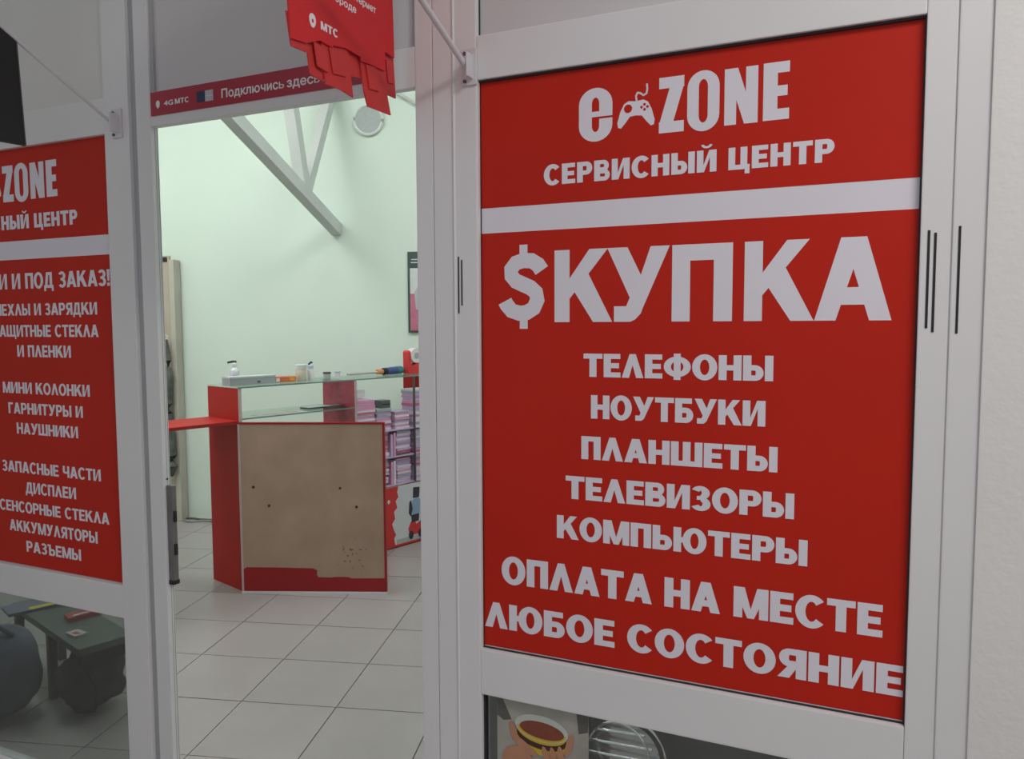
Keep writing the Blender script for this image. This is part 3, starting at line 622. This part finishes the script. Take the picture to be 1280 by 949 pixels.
# ---- things standing on the glass top
ZT = 1.1607
def stand(name, t, d, label, cat, group=None): return thing(name, CNT, (t, d, ZT), label, cat, group)
def mt(n, c, r=0.5, **k):
    M[n] = mat(n, c, r, **k); return n
o = stand('pump_bottle', .135, .27, 'white bottle with black nozzle standing behind the long grey box', 'bottle')
part('body', MB().lathe([(.026, 0), (.028, .004), (.028, .075), (.022, .088), (.012, .094), (.012, .104)], (.135, .27, ZT)), 'promo_white', o, smooth=True)
part('cap', MB().lathe([(.014, .103), (.014, .116), (.006, .120), (.005, .126)], (.135, .27, ZT), 12), 'white', o, smooth=True)
part('nozzle', MB().tube([(.10, .29, ZT + .124), (.128, .275, ZT + .130), (.145, .265, ZT + .128)], .006, 8), 'black', o)
o = stand('long_box', .165, .16, 'long flat grey box at the left end of the glass top', 'box')
part('carton', B(.020, .312, .12, .21, ZT, ZT + .046), mt('grey_carton', (.36, .40, .42), .55), o, 0.002)
part('lid', B(.018, .314, .118, .212, ZT + .038, ZT + .049), mt('pale_carton', (.52, .56, .56), .55), o, 0.002)
part('label_print', B(.19, .21, .1172, .118, ZT + .008, ZT + .02), 'darkgrey', o)
o = stand('packet', .39, .16, 'small orange packet lying right of the long grey box', 'packet')
part('pouch', B(.318, .462, .13, .20, ZT, ZT + .034), mt('packet_orange', (.62, .16, .06), .4, var=.2, scale=20), o, 0.010)
part('yellow_print', B(.415, .450, .1290, .1302, ZT + .008, ZT + .028), mt('packet_yellow', (.75, .42, .04), .4), o)
part('white_print', B(.322, .345, .1290, .1302, ZT + .004, ZT + .026), 'white', o)
o = stand('jar', .522, .17, 'squat cream jar with a clear lid beside a slim white bottle', 'jar')
part('body', MB().lathe([(.030, 0), (.034, .006), (.034, .064), (.031, .070)], (.522, .17, ZT)), mt('cream_plastic', (.66, .62, .50), .4), o, smooth=True)
part('lid', MB().lathe([(.034, .070), (.034, .096), (.030, .100)], (.522, .17, ZT)), mt('pale_lid', (.66, .70, .68), .3), o, smooth=True)
o = stand('dropper_bottle', .592, .17, 'slim white bottle with black tip beside the cream jar', 'bottle')
part('body', MB().lathe([(.019, 0), (.020, .004), (.020, .066), (.018, .070)], (.592, .17, ZT)), 'white', o, smooth=True)
part('cap', MB().lathe([(.019, .070), (.019, .090), (.009, .096), (.006, .104)], (.592, .17, ZT), 14), mt('pale_blue_cap', (.55, .62, .74), .4), o, smooth=True)
part('tip', MB().tube([(.578, .17, ZT + .098), (.598, .17, ZT + .112), (.603, .17, ZT + .106)], .006, 8), 'black', o)
o = stand('cup', .790, .16, 'tiny white cup standing at the middle of the glass top', 'cup')
part('body', MB().lathe([(.015, 0), (.019, .040)], (.790, .16, ZT), 16), 'white', o, smooth=True)
part('rim', MB().lathe([(.020, .038), (.021, .040), (.021, .046), (.019, .047)], (.790, .16, ZT), 16), 'pale_blue_cap', o, smooth=True)
o = stand('glue_pot', .735, .20, 'low clear pot left of the tiny white cup', 'pot')
part('body', MB().lathe([(.022, 0), (.024, .003), (.024, .030)], (.735, .20, ZT), 16), mt('grey_plastic', (.50, .56, .53), .3), o, smooth=True)
part('lid', MB().lathe([(.026, .030), (.026, .040), (.022, .042)], (.735, .20, ZT), 16), 'darkgrey', o, smooth=True)
o = stand('screwdriver', 1.10, .16, 'screwdriver with orange collar and blue black handle on glass top', 'tool')
part('shaft', MB().tube([(.86, .15, ZT + .022), (1.13, .17, ZT + .022)], .008, 8), mt('shaft_grey', (.52, .50, .46), .4), o, smooth=True)
part('collar', MB().tube([(1.12, .169, ZT + .024), (1.165, .172, ZT + .024)], .018, 12), mt('collar_orange', (.70, .28, .10), .4), o, smooth=True)
hn = part('handle', MB().tube([(1.165, .172, ZT + .024), (1.19, .174, ZT + .024), (1.24, .178, ZT + .026), (1.30, .182, ZT + .027), (1.36, .187, ZT + .027)], [.010, .022, .026, .027, .022], 12), mt('handle_blue', (.05, .09, .26), .35), o, smooth=True)
part('grip_ring', MB().tube([(1.30, .182, ZT + .028), (1.345, .186, ZT + .028)], .0275, 12), mt('grip_teal', (.05, .22, .20), .4), hn, smooth=True)
part('grip_ring', MB().tube([(1.175, .173, ZT + .024), (1.205, .175, ZT + .025)], .0245, 12), 'black', hn, smooth=True)
o = stand('tape_dispenser', 1.44, .17, 'red and white tape dispenser at the far right of glass top', 'dispenser')
arc = [(1.385 + .055 - .055 * math.cos(a), ZT + .07 + .095 * math.sin(a)) for a in [math.radians(q) for q in range(0, 91, 15)]]
part('base', MB().prism([(1.380, ZT), (1.500, ZT), (1.500, ZT + .055), (1.470, ZT + .075), (1.425, ZT + .055), (1.405, ZT + .06), (1.400, ZT + .15), (1.388, ZT + .165), (1.378, ZT + .15)], lambda u, v, d: (u, .14 + d, v), .06), 'promo_red', o, 0.004)
rl = part('tape_roll', MB().tube([(1.458, .145, ZT + .125), (1.458, .195, ZT + .125)], .052, 24), 'white', o)
part('core', MB().tube([(1.458, .143, ZT + .125), (1.458, .197, ZT + .125)], .022, 16), 'greyprint', rl)
# ---- things on the inner shelves
o = thing('dark_tablet', CNT, (.66, .2, .983), 'flat dark tool lying on the lower glass shelf', 'tool')
part('body', B(.52, .79, .10, .19, .9835, .993), 'darkgrey', o, 0.003)
part('screen', B(.53, .70, .105, .185, .993, .9945), 'greyprint', o)
o = thing('paper_sheet', CNT, (.3, .2, .983), 'pale paper strip lying on the lower glass shelf', 'paper')
part('sheet', B(.14, .46, .03, .12, .9832, .9846), 'pale_carton', o); part('print_line', B(.18, .42, .05, .07, .9847, .9850), 'packet_orange', o)
o = thing('white_carton', CNT, (.94, .2, 1.02), 'white carton on the lilac stack left of the card reader', 'box')
part('carton', B(.885, .99, .14, .24, 1.0235, 1.075), 'white', o, 0.002); part('flap', B(.887, .988, .142, .238, 1.0745, 1.077), 'pale_carton', o)

BOXC = [mt('case_lilac', (.62, .45, .70)), mt('case_pink', (.72, .36, .55)), mt('case_pale', (.80, .68, .84)), mt('case_grey', (.46, .40, .54)), mt('case_rose', (.56, .16, .24)), mt('case_white', (.78, .72, .80)), mt('case_dark', (.14, .11, .17))]
CN = ['lilac', 'pink', 'pale lilac', 'grey', 'rose red', 'whitish', 'dark']
def stackof(x0, x1, y0, y1, z0, zmax, where, hmin=.012, hmax=.019):
    z = z0 + .0003; n = 0
    while True:
        h = random.uniform(hmin, hmax)
        if z + h > zmax: break
        dx = random.uniform(-.004, .004); dy = random.uniform(0, .012)
        ci = random.randrange(6 if n % 4 else 7); c = BOXC[ci]
        solo('phone_case_box', CNT, ((x0 + x1) / 2, (y0 + y1) / 2, z), B(x0 + dx + .003, x1 + dx - .003, y0 + dy, y1 + dy, z, z + h - .001), c,
             'thin %s phone case box in the %s of showcase' % (CN[ci], where), 'box', 'boxed phone cases stacked in the showcase', bevel=.0008)
        z += h; n += 1
    return z
stackof(.835, .990, .03, .16, .865, 1.022, 'stack left of the card reader')
stackof(1.020, 1.100, .03, .13, .43, .608, 'narrow left stack, bottom shelf')
stackof(1.020, 1.100, .03, .13, .62, .79, 'narrow left stack, middle shelf')
stackof(1.020, 1.150, .06, .16, .80, .935, 'stack under the card reader')
stackof(1.165, 1.295, .03, .13, .43, .61, 'middle stack, bottom shelf')
stackof(1.165, 1.295, .03, .13, .62, .79, 'middle stack, middle shelf')
stackof(1.165, 1.295, .04, .14, .80, .93, 'middle stack, top shelf')
stackof(1.320, 1.480, .03, .15, .43, .61, 'right hand stack, bottom shelf')
stackof(1.320, 1.480, .03, .15, .62, .79, 'right hand stack, middle shelf')
stackof(1.320, 1.480, .03, .15, .80, 1.075, 'tall right hand stack, top shelf')
for i, (x, z, h, c) in enumerate(((1.105, .43, .155, 'case_pink'), (1.128, .43, .16, 'case_pale'), (1.105, .62, .15, 'case_lilac'), (1.130, .62, .16, 'case_pink'))):
    solo('phone_case_box', CNT, (x + .01, .06, z), B(x, x + .019, .02, .12, z, z + h), c, 'upright %s phone case box on the %s shelf of showcase' % (('pink', 'pale lilac', 'lilac', 'bright pink')[i], ('bottom', 'bottom', 'middle', 'middle')[i]), 'box', 'boxed phone cases stacked in the showcase', bevel=.001)
ztop = max(o.location.z + max(v.co.z for v in o.data.vertices) for o in bpy.data.objects if o.name.startswith('phone_case_box') and o.type == 'MESH' and 1.0 < (CNT.m.inverted() @ o.location).x < 1.11)
o = thing('card_reader', CNT, (1.08, .11, ztop), 'dark grey card reader lying on stacked boxes inside the showcase', 'device')
part('base', B(1.02, 1.15, .06, .16, ztop + .0003, ztop + .022), 'vent', o, 0.003)
part('head', B(1.07, 1.15, .07, .15, ztop + .022, ztop + .075), mt('device_grey', (.12, .13, .14), .4), o, 0.006)
part('slot', B(1.075, 1.145, .068, .0705, ztop + .045, ztop + .052), 'black', o)

# ---- tall beige panel in the corner with a hanging bag
q0 = SHOP.m.inverted() @ Vector((-2.60, 5.98, 0)); bx1 = q0.x + .07
bp_ = thing('corner_panel', SHOP, (bx1 - .1, YB - .1, 0), 'tall narrow beige panel standing at the left of back wall', 'panel')
part('board', B(bx1 - .30, bx1 - .045, YB - .09, YB - .065, 0, 2.03), 'beige', bp_, 0.003)
part('side_post', B(bx1 - .045, bx1 - .005, YB - .10, YB - .01, 0, 2.0), mt('post_pale', (.50, .48, .41), .6), bp_, 0.004)
part('clip', B(bx1 - .12, bx1 - .06, YB - .096, YB - .089, 1.985, 2.02), 'black', bp_, 0.002)
hk = SHOP.m.inverted() @ Vector((-2.60, 5.9, 0))
ub = thing('hanging_bag', SHOP, (bx1 - .055, YB - .15, .36), 'long dark grey bag hanging on the tall beige panel', 'bag')
pts = []; rr = []
for k in range(14):
    f_ = k / 13; pts.append((bx1 - .058 + .012 * math.sin(f_ * 9), YB - .145, 1.40 - f_ * 1.04)); rr.append(.012 + .030 * min(1, f_ * 2.5) * (1 + .18 * math.sin(k * 2.3)))
rr[-1] = .014
part('pouch', MB().tube(pts, rr, 10), mt('bag_grey', (.10, .11, .095), .85, var=.35, scale=22, bump=.4), ub, smooth=True)
part('loop', MB().tube([(bx1 - .058 + .012 * math.cos(a), YB - .145, 1.415 + .02 * math.sin(a)) for a in [k * math.pi / 6 for k in range(12)]], .003, 6, close=True), 'white', ub)

# ---- cables along the foot of the back wall
def cable(seed, off, label):
    rnd = random.Random(seed); pts = []
    for k in range(26):
        x = bx1 - .02 + k * .035; pts.append((x, YB - .05 - off + .018 * math.sin(k * .9 + seed) + rnd.uniform(-.006, .006), .0085 + (.004 if k % 5 == 0 else 0)))
    solo('floor_cable', SHOP, (bx1 + .3, YB - .06 - off, 0), MB().tube(pts, .007, 6), mt('cable_%d' % seed, (.10 + .08 * seed, .11 + .08 * seed, .11 + .07 * seed), .5), label, 'cable', smooth=True)
cable(0, .0, 'dark grey cable lying nearest the foot of the back wall')
cable(2, .06, 'pale grey cable lying in front of the dark one by back wall')

# ---- low bench just behind the lower left pane
BN = Frame((-1.617, 2.812, 0), CY)
be = thing('low_bench', BN, (.1, .35, 0), 'low dark bench close behind the lower left window pane', 'bench')
part('top', B(.0, .20, .0, .75, .272, .3), mt('bench_dark', (.10, .115, .105), .45, var=.15), be, 0.004)
for x, y in ((.02, .34), (.18, .34), (.02, .72), (.18, .72)): part('leg', B(x - .015, x + .015, y - .015, y + .015, 0, .272), 'darkgrey', be)
part('apron', B(.01, .19, .01, .025, .225, .272), 'black', be)
def lowpoly(name, pts, z0, h, m, label, cat, bev=.001, extra=None):
    c = sum((Vector((p[0], p[1], 0)) for p in pts), Vector()) / len(pts)
    t = thing(name, WLD, (c.x, c.y, z0), label, cat)
    part('cover', MB().prism(pts, lambda u, v, d: (u, v, z0 + d), h), m, t, bev)
    if extra: part('stripe', MB().prism(extra[0], lambda u, v, d: (u, v, z0 + h + d), .0012), extra[1], t)
    return t
mt('mag_yellow', (.62, .52, .03), .4); mt('mag_red', (.40, .07, .06), .5); mt('mag_white', (.60, .56, .54), .5); mt('mag_blue', (.16, .17, .24), .5)
lowpoly('magazine', [(-2.086, 3.138), (-1.892, 3.323), (-1.984, 3.415), (-2.178, 3.231)], .3003, .012, 'mag_blue', 'dark blue magazine with yellow band at back of the low bench', 'magazine', extra=([(-2.031, 3.194), (-1.901, 3.318), (-1.924, 3.341), (-2.054, 3.217)], 'mag_yellow'))
lowpoly('booklet', [(-1.800, 3.074), (-1.717, 3.175), (-1.763, 3.221), (-1.846, 3.120)], .3003, .02, 'mag_red', 'dull red booklet lying on the low bench', 'booklet', extra=([(-1.795, 3.097), (-1.749, 3.152), (-1.758, 3.161), (-1.804, 3.106)], 'mag_white'))
lowpoly('paper_slip', [(-1.744, 2.954), (-1.689, 2.917), (-1.661, 2.954), (-1.717, 2.991)], .3003, .01, 'mag_white', 'crumpled white paper slip near the bench front', 'paper', extra=([(-1.721, 2.949), (-1.694, 2.931), (-1.680, 2.944), (-1.708, 2.963)], 'mag_red'))
def lumpy(name, parent, c, rx, ry, rz, m, seed, amp=.16):
    bm = bmesh.new(); bmesh.ops.create_icosphere(bm, subdivisions=4, radius=1.0); mb = MB()
    rnd = random.Random(seed); ph = [rnd.uniform(0, 6) for _ in range(6)]
    for v in bm.verts:
        p = v.co; k = 1 + amp * (math.sin(p.x * 5 + ph[0]) * math.sin(p.y * 4 + ph[1]) + .5 * math.sin(p.x * 11 + ph[3]) * math.sin(p.z * 9 + ph[4]) * math.sin(p.y * 8) + .6 * math.sin(p.z * 7 + ph[2] + p.x * 3))
        mb.v.append((c[0] + p.x * rx * k, c[1] + p.y * ry * k, max(c[2] + p.z * rz * k, .001)))
    mb.f = [tuple(v.index for v in f.verts) for f in bm.faces]; bm.free()
    return part(name, mb, m, parent, smooth=True)
bg_ = thing('slouched_bag', WLD, (-1.66, 2.97, 0), 'dark green black slouched bag on floor under the low bench', 'bag')
lumpy('body', bg_, (-1.665, 2.965, .122), .122, .108, .112, 'darkfab', 3, .13)
part('strap', MB().tube([(-1.62, 2.87, .20), (-1.585, 2.86, .14), (-1.59, 2.88, .07), (-1.62, 2.90, .02)], .008, 8), 'black', bg_, smooth=True)
cl = thing('soft_bag', WLD, (-1.965, 2.905, 0), 'blue grey soft bag on floor left of the low bench', 'bag')
lumpy('body', cl, (-1.965, 2.905, .18), .140, .115, .175, 'bluefab', 9, .05)
part('handle', MB().tube([(-2.02, 2.90, .32), (-2.00, 2.86, .37), (-1.94, 2.85, .38), (-1.90, 2.88, .33)], .010, 8), 'bluefab', cl, smooth=True)

# ---- behind the lower right pane
ph = thing('bowl_poster', FAC, (.09, 0, .07), 'photo print of hands holding a yellow bowl of tea on lower pane', 'poster')
mt('print_grey', (.34, .33, .29), .5, var=.18, scale=9); mt('print_bowl', (.52, .56, .50), .4); mt('print_tea', (.22, .055, .03), .35, var=.2, scale=14); mt('print_yellow', (.58, .40, .03), .4); mt('print_brown', (.05, .02, .015), .5); mt('print_skin', (.46, .22, .13), .5, var=.12, scale=12); mt('print_dark', (.10, .10, .09), .5)
PY = .0010; PX, PZ = .0135, .0205
part('sheet', MB().prism([(-.0665, .05), (.2165, .05), (.2165, .3915), (-.0665, .3862)], lambda u, v, d: (u + PX, PY + d, v + PZ), .003), 'print_grey', ph)
part('shadow_print', MB().prism([(-.066, .3855), (-.050, .386), (-.020, .325), (-.045, .318), (-.066, .33)], lambda u, v, d: (u + PX, PY - .0006 + d, v + PZ), .0004), 'print_dark', ph)
part('corner_print', MB().prism([(.180, .3905), (.2160, .391), (.2160, .335), (.188, .325)], lambda u, v, d: (u + PX, PY - .0006 + d, v + PZ), .0004), 'print_dark', ph)
def ell(cx, cz, rx, rz, tilt, y, m, name='bowl_print', a0=0, a1=360, n=28):
    c, s_ = math.cos(tilt), math.sin(tilt); P = []
    for k in range(n):
        a = math.radians(a0 + (a1 - a0) * k / (n - 1 if a1 - a0 < 360 else n)); u, v = rx * math.cos(a), rz * math.sin(a); P.append((cx + PX + u * c - v * s_, PY - y, cz + PZ + u * s_ + v * c))
    part(name, MB().face(P), m, ph)
TL = math.radians(-3)
for z, y, m_ in ((-.058, .0007, 'print_yellow'), (-.040, .0009, 'print_brown'), (-.024, .0011, 'print_yellow')):
    ell(.0745, .318 + z + .012, .077, .036, TL, y, m_)
ell(.0740, .3165, .083, .039, TL, .0013, 'print_bowl'); ell(.0740, .3125, .076, .033, TL, .0015, 'print_yellow', 'rim_print', 180, 360); ell(.0755, .3115, .069, .025, TL, .0017, 'print_tea', 'tea_print')
for i, (x, z, L, w_, an) in enumerate(((.012, .262, .036, .011, -28), (.030, .247, .036, .011, -22), (.090, .238, .030, .010, -70), (.112, .240, .030, .010, -78), (.134, .246, .032, .010, -84), (.160, .285, .035, .010, 75), (-.012, .292, .030, .010, -70))):
    ell(x, z, L, w_, math.radians(an), .0020 + i * .00015, 'print_skin', 'finger_print', n=16)
ell(.000, .205, .050, .045, 0, .0018, 'print_skin', 'palm_print'); ell(.130, .195, .055, .040, 0, .0019, 'print_skin', 'palm_print')

rk = thing('chrome_rack', FAC, (.28, .12, ZF), 'round chrome wire rack right of the bowl print', 'rack')
RC = (.300, .085, .262); RX, RZ = .095, .112
part('hoop', MB().tube([(RC[0] + RX * math.cos(a), RC[1] - .03, RC[2] + RZ * math.sin(a)) for a in [k * math.pi / 20 for k in range(40)]], .0035, 8, close=True), 'chrome', rk, smooth=True)
part('hoop', MB().tube([(RC[0] + .03 + RX * math.cos(a), RC[1] + .03, RC[2] - .02 + RZ * math.sin(a)) for a in [k * math.pi / 20 for k in range(40)]], .0045, 8, close=True), 'chrome', rk, smooth=True)
for k in range(6):
    z = RC[2] + RZ * (.72 - k * .32); h = RX * math.sqrt(max(0.05, 1 - ((z - RC[2]) / RZ) ** 2))
    part('wire', MB().tube([(RC[0] - h, RC[1] - .03, z), (RC[0] + h + .01, RC[1] - .025, z + .005)], .0045, 8), 'chrome', rk, smooth=True)
part('dish', MB().tube([(RC[0] + .01, RC[1] + .02 + q * .012, RC[2] - .01) for q in range(6)], [.100, .094, .084, .070, .050, .02], 32), 'chrome', rk, smooth=True)
part('stand', MB().tube([(RC[0], RC[1] + .02, ZF), (RC[0], RC[1] + .02, RC[2] - RZ)], .006, 8), 'chrome', rk, smooth=True)
part('foot', MB().lathe([(.06, 0), (.06, .008), (.01, .012)], (RC[0], RC[1], ZF)), 'chrome', rk)
cb = thing('dark_backdrop', FAC, (.46, .4, ZF), 'added dark grey cabinet behind the lower pane of right window', 'backdrop')  # box added to keep the view through this pane dark
part('front', B(-.20, 1.10, .24, .26, ZF, .54), mt('backdrop_dark', (.085, .095, .09), .45, var=.2, scale=7), cb)
part('backdrop_body', B(-.20, 1.10, .26, .60, ZF, .54), 'darkgrey', cb); part('top', B(-.21, 1.11, .235, .61, .54, .56), 'darkgrey', cb, .003)

# ================================================================== LIGHTS THE PLACE HAS
def ceiling_light(fr, x, y, z, lx, ly, label, m, group):
    t = thing('ceiling_light', fr, (x, y, z), label, 'light', group)
    part('housing', B(x - lx / 2 - .02, x + lx / 2 + .02, y - ly / 2 - .02, y + ly / 2 + .02, z - .05, z), 'ventrim', t, .004)
    part('diffuser', B(x - lx / 2, x + lx / 2, y - ly / 2, y + ly / 2, z - .062, z - .045), m, t)
ceiling_light(SHOP, -1.45, -0.25, 3.899, 1.2, .6, 'rectangular ceiling light above the left of the shop', 'lamp', 'shop ceiling lights')
ceiling_light(SHOP, 1.5, 0.0, 3.899, 1.2, .6, 'rectangular ceiling light above the right of the shop', 'lamp', 'shop ceiling lights')
ceiling_light(SHOP, -0.6, -1.0, 3.899, 1.2, .3, 'narrow ceiling light above the doorway side of the shop', 'lamp', 'shop ceiling lights')
ceiling_light(FAC, 2.3, -1.5, 3.6, 1.2, .6, 'rectangular hall ceiling light outside to the right of the shop', 'halllamp', 'hall ceiling lights')
